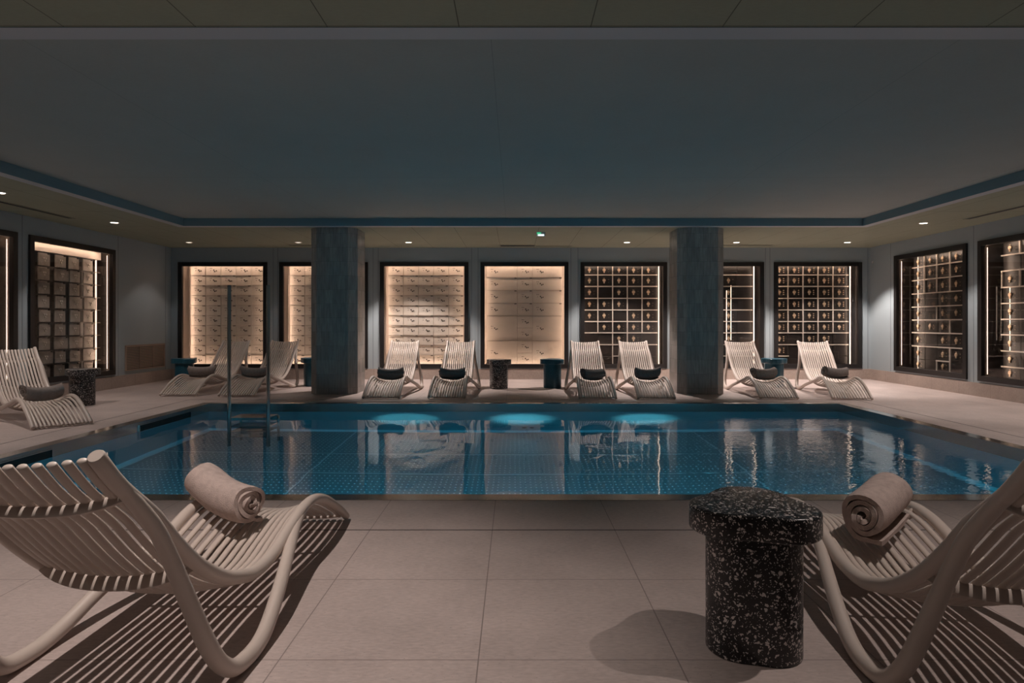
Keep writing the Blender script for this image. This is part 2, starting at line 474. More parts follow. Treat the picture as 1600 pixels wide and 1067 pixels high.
rm.box(ox0, ox1, oy0, PY0+.006, -.03, zr); rm.box(ox0, ox1, PY1-.006, oy1, -.03, zr)
rm.box(ox0, PX0+.006, PY0+.006, PY1-.006, -.03, zr); rm.box(PX1-.006, ox1, PY0+.006, PY1-.006, -.03, zr)
rm.obj('pool_rim', M['steel'], pool)
# rounded steel fillets where the walls meet the pool floor
fl = MB()
def fillet(p, q, nrm):
    r = .07; p = Vector(p); q = Vector(q); nrm = Vector(nrm); n = 8; vs = []
    for e_ in (p, q):
        for j in range(n+1):
            a = PI/2*j/n
            vs.append(e_ + nrm*(r-r*math.sin(a)) + Vector((0, 0, r-r*math.cos(a))))
    fl.add(vs, [(j, j+1, n+2+j, n+1+j) for j in range(n)])
fillet((PX0, PY0, PZ), (PX0, PY1, PZ), (1, 0, 0)); fillet((PX1, PY0, PZ), (PX1, PY1, PZ), (-1, 0, 0))
fillet((PX0, PY1, PZ), (PX1, PY1, PZ), (0, -1, 0))
fl.obj('corner_fillet', M['stud'], pool, smooth=True)
# anti-slip studs pressed into the floor sheets
st = MB(); pit = .048
nx = int((PX1-PX0-.3)/pit)
for iy in range(34):
    yy = PY1-.16-iy*.075
    if 6.70 < yy < 6.78 or 6.0 < yy < 6.06: continue
    for ix in range(nx):
        xx = PX0+.15+ix*pit
        r = .0102
        st.add([(xx-r, yy, PZ+.0005), (xx, yy-r, PZ+.0005), (xx+r, yy, PZ+.0005), (xx, yy+r, PZ+.0005), (xx, yy, PZ+.013)],
               [(0, 1, 4), (1, 2, 4), (2, 3, 4), (3, 0, 4)])
o = st.obj('anti_slip_studs', M['stud'], pool); o['kind'] = 'stuff'
# weld seams between the floor sheets
ws = MB()
for yy in (6.74, 6.03): ws.box(PX0+.08, PX1-.08, yy-.007, yy+.007, PZ, PZ+.004)
for xx in (-1.95, 2.2): ws.box(xx-.007, xx+.007, PY0+.08, PY1-.08, PZ, PZ+.004)
ws.obj('weld_seam', M['stud'], pool)
# skimmer slots in the left pool wall
for ya, yb2 in ((6.42, 7.45), (4.62, 5.22)):
    sk = MB()
    sk.box(PX0-.001, PX0+.014, ya, yb2, -.034, -.026); sk.box(PX0-.001, PX0+.014, ya, ya+.012, -.098, -.034)
    sk.box(PX0-.001, PX0+.014, yb2-.012, yb2, -.098, -.034)
    so = sk.obj('skimmer_slot', M['steel'], pool)
    sk2 = MB(); sk2.box(PX0+.0005, PX0+.004, ya+.012, yb2-.012, -.098, -.034)  # dark panel stands in for the shade inside the slot
    sk2.obj('slot_shade_panel', M['dark'], so)
# inlet nozzles low on the far wall
nz = MB(); nz.disc((.12, PY1-.001, -1.18), '-y', .03, .012); nz.disc((.21, PY1-.001, -1.18), '-y', .03, .012)
nz.obj('inlet_nozzle', M['lock_dark'], pool)
wt = MB(); wt.box(PX0-.04, PX1+.04, PY0-.04, PY1+.04, PZ-.04, WZ)
o = wt.obj('pool_water', M['water']); struct(o, 'clear blue lit pool water, rippled at the right end', 'water')

def spot(name, loc, target, energy, color, angle, blend, radius=.03):
    l = bpy.data.lights.new(name, 'SPOT'); l.energy = energy; l.color = color
    l.spot_size = math.radians(angle); l.spot_blend = blend; l.shadow_soft_size = radius
    o = bpy.data.objects.new(name, l); COL.objects.link(o)
    o.location = loc
    o.rotation_euler = (Vector(target)-Vector(loc)).to_track_quat('-Z', 'Y').to_euler()
    return o
for x in (-1.35, .09, 1.62):
    spot('pool_spot', (x, PY0+.05, -.62), (x, PY1, -.62), 1250, (.26, .82, .95), 13, 1.0, .05)
for x in (-2.7, -1.35, .09, 1.62, 3.0):
    spot('pool_flood', (x, PY0+.05, -.55), (x, PY1, -1.3), 48, (.035, .52, .76), 150, .8, .05)

# ladder with two tall handrails
lad = thing('pool_ladder', 'steel pool ladder with two tall upright handrails near the left end', 'ladder', (-2.93, 7.02, 0))
for sx in (-.215, .215):
    h = MB(); h.tube([(sx, 0, PZ+.002), (sx, 0, 1.42)], .021, n=16)
    h.obj('handrail', M['steel'], lad, True)
    g = MB(); g.tube([(sx, .30, PZ+.002), (sx, .30, -.06)], .014, n=12); g.obj('rear_post', M['steel'], lad, True)
for z in (-.055, -.36, -.66, -.96):
    t = MB(); t.box(-.215, .215, .0, .30, z-.012, z+.012); t.obj('tread', M['steel'], lad)

# ------------------------------------------------------------------ loungers
PROF = [(0, .715), (.08, .63), (.197, .535), (.25, .482), (.326, .406), (.43, .316), (.555, .236), (.664, .190), (.786, .158), (.946, .163), (1.082, .201),
        (1.22, .236), (1.369, .243), (1.538, .196), (1.74, .095), (1.86, .021)]
_pp = smooth_path([(0, s, z) for s, z in PROF], 8)
def prof_z(s):
    for a, b in zip(_pp, _pp[1:]):
        if a.y <= s <= b.y: return a.z+(b.z-a.z)*(s-a.y)/(b.y-a.y)
    return _pp[-1].z if s > 1 else _pp[0].z
SAG = [(0, .024), (.5, .034), (.8, .05), (1.15, .072), (1.4, .066), (1.7, .026), (1.86, 0)]
def lerp(tab, s):
    for (a, u), (b, v) in zip(tab, tab[1:]):
        if s <= b: return u+(v-u)*(s-a)/(b-a)
    return tab[-1][1]
def hw(s): return .213+.022*s/1.86
S0 = .50        # profile station above the feet = origin of the thing
def surf(s, t, off=0.0):
    e = .01; z = prof_z(s); dz = (prof_z(min(s+e, 1.86))-prof_z(max(s-e, 0)))/(min(s+e, 1.86)-max(s-e, 0))
    n = Vector((0, -dz, 1)).normalized()
    p = Vector((t*hw(s), s-S0, z)) - n*(lerp(SAG, s)*(1-t*t)+off)
    return p
def s_list(a, b, n): return [a+(b-a)*i/n for i in range(n+1)]

rail_me = {}
for side in (-1, 1):
    r = MB(); r.tube([surf(s, side) for s in s_list(0, 1.86, 70)], .0185, n=16, kmap=lambda i: lerp([(0, 1), (12, 1.08), (26, 1.24), (42, 1.22), (70, .98)], i))
    rail_me[side] = r.mesh('side_rail', M['plastic'], True, 50)
LEG = [(.075, .635, 0), (.13, .575, .007), (.185, .50, .02), (.225, .42, .03), (.255, .335, .045), (.28, .25, .063), (.305, .165, .082), (.345, .09, .096), (.405, .04, .105),
       (.48, .025, .108), (.56, .025, .108), (.645, .042, .102), (.77, .088, .085), (.90, .13, .06), (1.02, .168, .035), (1.13, .204, .014), (1.24, .236, .002)]
leg_me = {}
for side in (-1, 1):
    r = MB(); r.tube(smooth_path([(side*(hw(s)+o_), s-S0, z) for s, z, o_ in LEG], 6), .0185, n=16, kmap=lambda i: lerp([(0, .8), (6, 1), (36, 1.3), (66, 1.3), (90, 1.1), (96, .9)], i))
    leg_me[side] = r.mesh('leg', M['plastic'], True, 50)
slat_me = []
NS = 13
for i in range(NS):
    t = -1+2*(i+1)/(NS+1)
    r = MB(); r.tube([surf(s, t) for s in s_list(.006, 1.855, 70)], .0118, .0088, n=12)
    slat_me.append(r.mesh('slat', M['plastic'], True, 50))
bar_me = []
for s, hb_ in ((.115, .014), (.415, .020), (.86, .016), (1.33, .016), (1.835, .007)):
    r = MB(); pts = [surf(s, (-1+2*i/16)*.95, (hb_+.005)*(1-.85*abs(-1+i/8)**4)) for i in range(17)]
    a = (surf(s+.01, 0)-surf(s-.01, 0)).normalized()
    r.tube(pts, .0065, hb_, n=10, amap=lambda i: a, power=.6)
    bar_me.append(r.mesh('crossbar', M['plastic'], True, 50))

def lounger(x, y, rz, label, group):
    t = thing('sun_lounger', label, 'sun lounger', (x, y, 0), rz, group)
    for side in (-1, 1):
        put('side_rail', rail_me[side], t); put('leg', leg_me[side], t)
    for me in slat_me: put('slat', me, t)
    for me in bar_me: put('crossbar', me, t)
    return t

def towel(lx, ly, rz, s, lat, ang, label, m, length=.37, rad=.083, seed=0, flap=.05):
    """rolled towel resting on the lounger at (lx, ly, rz); s, lat = station on its surface, ang = direction of the end that shows its roll, in world space"""
    rnd = random.Random(seed)
    th = .0165*rad/.083; turns = 3.3; r0 = .019
    n = int(turns*26)
    spi = []
    for i in range(n+1):
        u = i/n; a = u*turns*2*PI
        r = r0+(rad-r0)*u
        r *= 1+.05*math.sin(2*a+seed)+.03*math.sin(3.1*a+2*seed)
        spi.append((a, r))
    a_end = spi[-1][0]
    rot = -PI/2-a_end+PI*.06          # sheet end comes to lie near the bottom
    L = 14
    mb = MB(); rows = []
    ctr = []
    ca, sa = math.cos(ang-rz), math.sin(ang-rz)
    def ground(l, v):
        X = lat+ca*l-sa*v; Y = s-S0+sa*l+ca*v
        st_ = max(0.02, min(1.84, Y+S0)); tt = max(-1, min(1, X/hw(st_)))
        best = -9; edge = .016*max(0, min(1, (abs(X)-.12)/.07))
        for ds in (-.05, -.025, 0, .025, .05):
            q = surf(max(0.02, min(1.84, st_+ds)), tt); best = max(best, q.z+edge)
        return X, Y, best
    conf = .8 if rad > .084 else .7
    g0 = ground(0, 0)[2]
    def base(l): return g0+conf*(ground(l, 0)[2]-g0)
    def under(v): return rad-math.sqrt(rad*rad-v*v) if abs(v) < rad else .0
    lift = max(ground((q/10-.5)*length, v)[2]-base((q/10-.5)*length)-(under(v) if v < .05 or flap < .03 else 0) for q in range(11) for v in (-.06, -.03, 0, .03, .06, .03+flap))
    for li in range(L+1):
        lu = li/L; ring_o, ring_i = [], []
        for i, (a, r) in enumerate(spi):
            u = i/n
            jit = .010*math.sin(a*.9+seed*1.7)+.006*math.sin(a*2.3+seed)
            l = (lu-.5)*(length+2*jit*(abs(lu-.5)*2)) + (1-u)*.010*(1 if lu > .5 else -1)*(abs(lu-.5)*2)**6
            wob = 1+.03*noise.noise((l*9+seed, math.cos(a)*1.3, math.sin(a)*1.3))
            # ends of a soft roll are slightly rounded
            k = 1-.05*(abs(lu-.5)*2)**8
            ta = a+rot
            for rr, lst in ((r*wob*k, ring_o), ((r-th)*wob*k if r-th > .003 else .003, ring_i)):
                lst.append((l, rr*math.cos(ta), rr*math.sin(ta)))
        # loose end of the sheet, lying on the slats
        if flap:
            l0 = ring_o[-1][0]; tv = ring_o[-1][1]
            for kf in (.33, .66, 1.0):
                v = tv+flap*kf
                ring_o.append((l0*(1-.05*kf), v, -rad*.985+.003*math.sin(l0*30)+.004-kf*.006)); ring_i.append((l0*(1-.05*kf), v, -rad*.985+th*.75))
        rows.append((ring_o, ring_i))
    K = len(rows[0][0]); vs = []
    for ring_o, ring_i in rows:
        for lst in (ring_o, ring_i):
            for (l, v, wv) in lst:
                X, Y, g = ground(l, v); g = base(l)+lift
                vs.append((X, Y, g+.0095+(wv+rad*1.055)*.95))
    fs = []
    def id(li, io, i): return li*2*K+io*K+i
    for li in range(L):
        for i in range(K-1):
            fs.append((id(li, 0, i), id(li+1, 0, i), id(li+1, 0, i+1), id(li, 0, i+1)))
            fs.append((id(li, 1, i), id(li, 1, i+1), id(li+1, 1, i+1), id(li+1, 1, i)))
        fs.append((id(li, 0, 0), id(li, 1, 0), id(li+1, 1, 0), id(li+1, 0, 0)))
        fs.append((id(li, 0, K-1), id(li+1, 0, K-1), id(li+1, 1, K-1), id(li, 1, K-1)))
    for li in (0, L):
        for i in range(K-1): fs.append((id(li, 0, i), id(li, 0, i+1), id(li, 1, i+1), id(li, 1, i)))
    R = Matrix.Translation((lx, ly, 0)) @ Matrix.Rotation(rz, 4, 'Z')
    vs = [R @ Vector(v) for v in vs]
    org = Vector((sum(v.x for v in vs)/len(vs), sum(v.y for v in vs)/len(vs), min(v.z for v in vs)))
    mb.add([v-org for v in vs], fs)
    o = mb.obj('rolled_towel', m, None, True, 60); o.location = org
    return tag(o, label, 'towel', 'rolled towels on the loungers')

GF, GB = 'loungers on the near deck', 'loungers along the back wall'
D = math.radians
L_ = [  # x, y, rz, label, group, towel (s, lateral, world angle, label, material)
 (-1.108, 1.873, D(-.8), 'large sand slatted lounger in the near left corner', GF, (1.235, -.085, D(-29), 'pale pinkish beige rolled towel on the near left lounger', 'towel_beige')),
 (1.332, 1.787, D(-5.5), 'large sand slatted lounger at the near right beside the black speckled table', GF, (1.16, .0, D(-137), 'beige rolled towel on the near right lounger beside the black table', 'towel_beige')),
 (-5.38, 6.983, D(-129.8), 'slatted lounger set askew before the left wall, beside a black table', 'lounger by the left wall', (1.2, 0, D(60), 'taupe rolled towel on the askew lounger by the left wall', 'towel_taupe')),
 (-4.595, 10.04, PI, 'shaded slatted lounger left of the ladder, by the corner teal table', GB, (1.22, -.02, D(200), 'taupe rolled towel on the back lounger nearest the corner vent', 'towel_taupe')),
 (-3.765, 9.97, PI, 'shaded slatted lounger behind the ladder, left of the column side teal table', GB, (1.22, .02, D(195), 'taupe rolled towel on the lounger seen between the ladder rails', 'towel_taupe')),
 (-1.755, 9.72, PI, 'lit slatted lounger just right of the left tiled column', GB, (1.2, .0, D(188), 'dark grey rolled towel on the lounger next to the left column', 'towel_grey')),
 (-.868, 9.73, PI-.02, 'lit slatted lounger left of the black speckled table at the back', GB, (1.2, 0, D(192), 'dark grey rolled towel on the lounger left of the back black table', 'towel_grey')),
 (1.11, 9.66, PI-.018, 'lit slatted lounger right of the navy teal table before the dark grid cases', GB, (1.2, -.0, D(213), 'dark grey rolled towel on the lounger beside the navy teal table', 'towel_grey')),
 (1.875, 9.66, PI-.018, 'lit slatted lounger just left of the right tiled column', GB, (1.2, -.01, D(195), 'dark grey rolled towel on the lounger left of the right column', 'towel_grey')),
 (3.551, 9.67, PI-.069, 'lit slatted lounger half behind the right tiled column, left of a teal table', GB, (1.22, -.01, D(195), 'taupe rolled towel on the lounger right of the right column', 'towel_taupe')),
 (4.625, 9.595, PI-.18, 'slatted lounger at the right end of the back row, turned slightly', GB, (1.2, .01, D(190), 'taupe rolled towel on the last lounger of the back row, spiral end showing', 'towel_taupe')),
]
for i, (x, y, rz, lab, grp, tw) in enumerate(L_):
    lounger(x, y, rz, lab, grp)
    s, lat, ang, tl, tm = tw
    towel(x, y, rz, s, lat, ang, tl, M[tm], seed=i*3+1, length=(.30, .32)[i] if i < 2 else .34, rad=(.086, .095)[i] if i < 2 else .083, flap=.045 if i in (0, 1, 2, 10) else .02)

# ------------------------------------------------------------------ side tables
def blob(r, amp, n=72): return [(2*PI*i/n, r*(1+amp*math.cos(3*2*PI*i/n)-amp*.12*math.cos(6*2*PI*i/n))) for i in range(n)]
def lofted(prof_rings):
    """prof_rings: list of (z, [(angle, radius)]) -> closed solid"""
    mb = MB(); n = len(prof_rings[0][1]); vs = []
    for z, pr in prof_rings: vs += [(r*math.cos(a), r*math.sin(a), z) for a, r in pr]
    fs = [(i*n+j, i*n+(j+1) % n, (i+1)*n+(j+1) % n, (i+1)*n+j) for i in range(len(prof_rings)-1) for j in range(n)]
    fs += [tuple(range(n-1, -1, -1)), tuple((len(prof_rings)-1)*n+j for j in range(n))]
    mb.add(vs, fs); return mb
def rounded(r, amp, z0, z1, b0, b1):
    rings = []
    for j in range(5):
        a = PI/2*j/4; rings.append((z0+b0*(1-math.sin(a)) if False else z0+b0*(1-math.cos(a)), blob(r-b0*(1-math.sin(a)), amp)))
    for j in range(5):
        a = PI/2*j/4; rings.append((z1-b1*(1-math.sin(a)), blob(r-b1*(1-math.cos(a)), amp)))
    return rings
tab_base = {}; tab_top = {}
for kk in ('terrazzo_black', 'terrazzo_teal'):
    tab_base[kk] = lofted(rounded(.136, .09, 0, .372, .006, .002)).mesh('base', M[kk], True, 35)
    tab_top[kk] = lofted(rounded(.180, .135, .370, .446, .008, .010)).mesh('tabletop', M[kk], True, 35)
def table(x, y, rz, kk, label):
    t = thing('side_table', label, 'side table', (x, y, 0), rz, 'rounded pedestal side tables')
    put('base', tab_base[kk], t); put('tabletop', tab_top[kk], t)
table(.738, 1.975, D(-45), 'terrazzo_black', 'large black terrazzo side table with white chips at the near right')
table(-.247, 9.76, D(20), 'terrazzo_black', 'black speckled side table before the pale case of large doors at the back')
table(.595, 9.88, D(65), 'terrazzo_teal', 'dark navy teal side table between the pale case and the dark grid case')
table(4.09, 10.03, D(10), 'terrazzo_teal', 'bright teal side table between the two loungers right of the column')
table(-3.24, 10.2, D(30), 'terrazzo_teal', 'dark teal side table half hidden by the left tiled column')
table(-5.2, 10.05, D(80), 'terrazzo_teal', 'dark teal side table in the back left corner behind a lounger')
table(-5.28, 7.76, D(40), 'terrazzo_black', 'black speckled side table by the left wall behind the askew lounger')

# ------------------------------------------------------------------ display cases
FB = .072; DEP = .30; DY = .215
lock_pale = []
for v in range(4):
    mb = MB(); rr = random.Random(v)
    for (a, b, r) in ((-.005, .004, .0095), (.012, -.012, .0095), (.034, -.006, .0085), (-.05, 0, .005)):
        mb.disc((a*1.2+rr.uniform(-.003, .003), -.003, b*1.2+rr.uniform(-.004, .004)), '-y', r*1.3, .006, 10)
    for q in range(3): mb.box(-.078+q*.016, -.068+q*.016, -.0035, -.001, .036, .046)
    lock_pale.append(mb.mesh('lock', M['lock_dark'], True))
mb = MB()
for a, b in ((-.018, .014), (.018, .014), (0, -.018)): mb.disc((a, -.003, b), '-y', .0125, .008, 10)
lock_clover = mb.mesh('lock', M['bar'], True)
def mk_brass(dots):
    mb = MB()
    mb.disc((-.02, -.003, .006), '-y', .028, .014, 18); mb.disc((-.02, -.003, -.034), '-y', .014, .012, 14)
    mb.disc((-.03, -.003, .047), '-y', .0055, .006, 8); mb.disc((-.012, -.003, .047), '-y', .0055, .006, 8)
    if dots:
        for zz in (.036, .0, -.036): mb.disc((.058, -.003, zz), '-y', .011, .010, 10)
    else:
        for zz in (.02, -.03): mb.disc((.062, -.003, zz), '-y', .004, .005, 8)
    return mb.mesh('lock', M['brass'], True)
lock_brass = [mk_brass(False), mk_brass(True)]
tab_me = {}
def door_mesh(w, h, kk, tab):
    key = (round(w, 3), round(h, 3), kk, tab)
    if key not in tab_me:
        mb = MB(); mb.box(-w/2, w/2, 0, .016, -h/2, h/2)
        me = mb.mesh('deposit_box_door', M[kk]); bevel(me, .003, 1)
        tab_me[key] = me
    return tab_me[key]
tabs = MB(); tabs.box(-.02, .02, -.02, .002, -.006, .006); tab_mesh = tabs.mesh('hinge_tab', M['lock_dark'])

def case_shell(label, loc, rz, W, H, lining, led_sides, led_mat='led'):
    t = thing('display_case', label, 'display case', loc, rz, 'lit cases of old deposit boxes')
    mb = MB(); y0, y1 = -.028, .03
    mb.box(-W/2, W/2, y0, y1, 0, FB); mb.box(-W/2, W/2, y0, y1, H-FB, H)
    mb.box(-W/2, -W/2+FB, y0, y1, FB, H-FB); mb.box(W/2-FB, W/2, y0, y1, FB, H-FB)
    mb.obj('frame', M['case_frame'], t)
    g = MB(); e = .004
    g.box(-W/2+FB-e, W/2-FB+e, .006, .010, FB-e, H-FB+e); g.obj('glass_pane', M['glass'], t)
    iw = W/2-FB+.032; z0, z1 = FB-.032, H-FB+.032
    l = MB(); th = .012
    l.box(-iw-th, -iw, .03, DEP, z0-th, z1+th); l.box(iw, iw+th, .03, DEP, z0-th, z1+th)
    l.box(-iw, iw, .03, DEP, z0-th, z0); l.box(-iw, iw, .03, DEP, z1, z1+th)
    l.box(-iw-th, iw+th, DEP, DEP+th, z0-th, z1+th)
    l.obj('lining', M[lining], t)
    r = .004
    for sd in led_sides:
        b = MB(); yy = .038
        if sd == 'l': b.box(-iw+.004, -iw+.004+2*r, yy-r, yy+r, z0+.01, z1-.01)
        if sd == 'r': b.box(iw-.004-2*r, iw-.004, yy-r, yy+r, z0+.01, z1-.01)
        if sd == 't': b.box(-iw+.03, iw-.03, yy-r, yy+r, z1-.004-2*r, z1-.004)
        if sd == 'b': b.box(-iw+.03, iw-.03, yy-r, yy+r, z0+.004, z0+.004+2*r)
        b.obj('led_strip', M[led_mat], t)
    return t, iw, z0, z1

def door(t, x0, x1, z0, z1, kk, lock, y=DY, tab=True, dx=0, gap=.003):
    w, h = x1-x0-2*gap, z1-z0-2*gap
    o = put('deposit_box_door', door_mesh(w, h, kk, False), t, ((x0+x1)/2, y, (z0+z1)/2))
    if lock is not None: put('lock', lock, o, (dx, 0, 0))
    if tab: put('hinge_tab', tab_mesh, o, (w/2-.028, 0, h/2-.008))
    return o

def rails(t, xs0, xs1, zs, y=DY, r=.003, dep=.024, kk='lining_pale'):
    for z in zs:
        b = MB(); b.box(xs0, xs1, y-dep, y-.001, z-r, z+r); b.obj('shelf_rail', M[kk], t)

def pale_case(label, loc, W, H):
    t, iw, z0, z1 = case_shell(label, loc, 0, W, H, 'lining_pale', 'lrtb')
    a, b = -iw+.062, iw-.062
    rh = (z1-z0)/10.0
    for r in range(10):
        for c_ in range(5):
            x0 = a+(b-a)*c_/5; x1 = a+(b-a)*(c_+1)/5
            door(t, x0, x1, z0+r*rh, z0+(r+1)*rh, 'door_pale', random.choice(lock_pale), tab=(r != 9), dx=random.uniform(-.004, .004)+.015, y=DY+random.uniform(0, .006))
    rails(t, a-.02, b+.02, [z0+r*rh for r in range(1, 10)])
    return t
def case_loc(i): a, b = back_cases[i]; return ((a+b)/2, YB, CZ0), b-a
HB = CZ1-CZ0
names = ['pale lit deposit box case at the back left, behind the tall ladder rails',
         'pale lit deposit box case partly hidden by the left tiled column',
         'pale lit five column deposit box case right of the left tiled column']
for i in range(3):
    loc, W = case_loc(i); pale_case(names[i], loc, W, HB)
# fourth: three columns of larger doors
loc, W = case_loc(3)
t, iw, z0, z1 = case_shell('pale lit case of large plain doors behind the black and navy tables', loc, 0, W, HB, 'lining_pale', 'lrtb')
def zz4(y): return z1-(y-265)/(925-265)*(z1-z0)
a, b = -iw+.055, iw-.055
def xx4(x): return a+(x-75)/(585-75)*(b-a)
for c0, c1, rows in ((75, 282, (265, 345, 430, 515, 600, 765, 925)), (282, 385, (265, 345, 430, 515, 600, 680, 765, 845, 925)), (385, 585, (265, 345, 430, 515, 600, 765, 925))):
    for ya, yb3 in zip(rows, rows[1:]):
        wd = xx4(c1)-xx4(c0)
        door(t, xx4(c0), xx4(c1), zz4(yb3), zz4(ya), 'door_pale', random.choice(lock_pale), dx=-wd*.22 if wd > .3 else .02, tab=ya < 600)
rails(t, a-.02, b+.02, [zz4(y) for y in (345, 430, 515, 600, 765)])

def dark_case(label, loc, rz, W, H, zf, vbars, cells, dots, leds, side_bar=None, xf=None, hb=None, glow_x=()):
    """zf: row edges (fractions from the top); vbars: (column edge, first row, last row); cells: dict (col, row) -> lock kind or None"""
    t, iw, z0, z1 = case_shell(label, loc, rz, W, H, 'lining_dark', leds)
    a, b = -iw+.03, iw-.095
    if side_bar == 'l': a, b = -iw+.10, iw-.03
    xs = [a+(b-a)*x for x in (xf or (0, .2, .4, .6, .8, 1.0))]
    zs = [z1-(z1-z0)*q for q in zf]
    for r in range(len(zf)-1):
        for c_ in range(len(xs)-1):
            if (c_, r) in cells and cells[(c_, r)] == 'gap': continue
            lk = lock_brass[dots] if cells.get((c_, r), 1) else None
            door(t, xs[c_], xs[c_+1], zs[r+1], zs[r], 'door_dark', lk, tab=False)
    bw = .0085
    for q, z in enumerate(zs[1:-1]):
        m = MB(); h0, h1 = (hb or {}).get(q+1, (0, len(xs)-1))
        m.box(xs[h0]-.01, xs[h1]+.01, DY-.022, DY-.001, z-bw, z+bw); m.obj('shelf_bar', M['bar'], t)
    for c_, r0, r1 in vbars:
        m = MB(); x = xs[c_]; m.box(x-bw, x+bw, DY-.019, DY-.001, zs[r1]+bw, zs[r0]-bw); m.obj('upright_bar', M['bar'], t)
    if side_bar == 'r':
        x = iw-.062
        m = MB(); m.box(x-.007, x+.007, DY-.03, DY-.016, z0+.01, z1-.01); m.obj('led_or_glow_bar', M['led_glow'], t)
    if side_bar == 'l':
        m = MB(); m.box(-iw+.001, -iw+.006, .075, .081, z0+.05, z1-.05); m.obj('led_or_glow_bar', M['led_glow'], t)
    for fx, fa, fb in glow_x:
        x = a+(b-a)*fx; m = MB(); m.box(x-.006, x+.006, DY-.004, DY-.001, z1-(z1-z0)*fb, z1-(z1-z0)*fa); m.obj('led_or_glow_bar', M['led_glow'], t)  # added glowing strip on the doors, stands for their lit edges
    return t
ZF = (0, .095, .21, .33, .447, .563, .676, .795, .91, 1.0)
none5 = {(1, 2): 0, (3, 3): 0, (2, 4): 0, (0, 5): 0, (0, 6): 0, (1, 6): 0, (4, 6): 0, (0, 7): 0, (1, 7): 0, (2, 7): 0, (3, 7): 0, (4, 7): 0, (0, 8): 0, (1, 8): 0, (2, 8): 0, (3, 8): 0, (4, 8): 0}
loc, W = case_loc(4)
dark_case('dark grid case of black boxes with brass locks, left of the right column', loc, 0, W, HB, ZF, [(1, 0, 6), (2, 0, 9), (3, 0, 7), (4, 0, 6)], none5, 0, 'tlr', 'r', hb={8: (2, 3)})
loc, W = case_loc(5)
none6 = {(4, r): 0 for r in range(9)}; none6.update({(3, 0): 0, (0, 8): 0, (1, 8): 0, (2, 8): 0, (3, 8): 0})
dark_case('dark case of black boxes mostly hidden by the right tiled column', loc, 0, W, HB, ZF, [(1, 0, 6), (2, 0, 7)], none6, 0, 'tlr', 'r', glow_x=((.72, .2, .75), (.66, .25, .75)))
loc, W = case_loc(6)
none7 = {(1, 6): 0, (4, 6): 0, (1, 7): 0, (2, 7): 0, (4, 7): 0, (1, 8): 0, (2, 8): 0, (3, 8): 0, (4, 8): 0, (0, 8): 0}
dark_case('dark grid case of black boxes with dotted brass locks, last on the back wall', loc, 0, W, HB, ZF, [(1, 0, 6), (2, 0, 7), (3, 0, 9), (4, 0, 6)], none7, 1, 'tlr', 'r', hb={8: (0, 1)})
HS = SZ1-SZ0
# right wall
y0, y1 = right_cases[0]
none_r = {(0, r): 1 for r in range(9)}; none_r.update({(1, 3): 0, (1, 4): 0, (1, 6): 0, (3, 5): 0, (4, 3): 0, (4, 4): 0, (4, 5): 0, (4, 6): 0, (4, 7): 0, (1, 7): 0, (1, 8): 0, (4, 8): 0, (3, 8): 0})
dark_case('dark lit box case on the right wall, the one nearer the corner', (XR, (y0+y1)/2, SZ0), -PI/2, y1-y0, HS, ZF, [(1, 0, 3), (2, 0, 3), (3, 0, 3), (4, 0, 3), (2, 4, 5), (3, 5, 6), (3, 7, 9), (2, 8, 9)], none_r, 0, 'tl', 'l',
          glow_x=((.082, .0, .66), (.082, .80, 1.0)), hb={8: (2, 3)})
y0, y1 = right_cases[1]
none_r2 = {(c_, r): 0 for c_ in (2, 3, 4) for r in range(9)}; none_r2[(0, 1)] = 0
dark_case('dark lit box case on the right wall cut off by the picture edge', (XR, (y0+y1)/2, SZ0), -PI/2, y1-y0, HS, ZF, [(1, 0, 1), (1, 2, 3), (2, 0, 3), (0, 2, 3)], none_r2, 0, 'tl', 'l',
          glow_x=((.082, .33, .79),))
# left wall
def left_case(label, yy, near):
    y0, y1 = yy
    t, iw, z0, z1 = case_shell(label, (XL, (y0+y1)/2, SZ0), PI/2, y1-y0, HS, 'lining_dark', 'tr' if not near else 'trb')
    ztop = z1-.13; a, b = -iw+.05, iw-.13
    mb = MB(); mb.box(-iw+.01, iw-.01, DY-.05, DY+.02, ztop+.01, z1-.004); mb.obj('top_panel', M['door_pale'], t)
    rh = (ztop-z0)/9.0; cw = (b-a)/5
    for r in range(9):
        for c_ in range(5):
            x0 = a+c_*cw; wid = cw*.74 if random.random() < .82 else cw*.97
            door(t, x0, x0+wid, z0+r*rh+.006, z0+(r+1)*rh-.006, 'door_grey', lock_clover, y=DY-.05-random.uniform(0, .02), tab=True, gap=.004)
    mb = MB(); mb.box(a-.01, b+.02, DY+.03, DY+.035, z0, z1-.14); mb.obj('back_sheet', M['lining_dark'], t)
    rails(t, a-.01, b+.06, [z0+r*rh for r in range(1, 9)], DY-.06, .004, .02, 'lock_dark')
    m = MB(); m.box(iw-.006, iw-.001, .075, .081, z0+.05, z1-.05); m.obj('led_or_glow_bar', M['led_glow'], t)
    m = MB(); m.box(b+.012, b+.018, DY-.05, DY-.03, z0+.01, ztop); m.obj('led_or_glow_bar', M['led_glow'], t)  # added glowing strip, stands for door ends lit from behind
left_case('case of open grey deposit boxes on the left wall, behind the black table', left_cases[0], False)
left_case('case on the left wall cut off by the picture edge', left_cases[1], True)

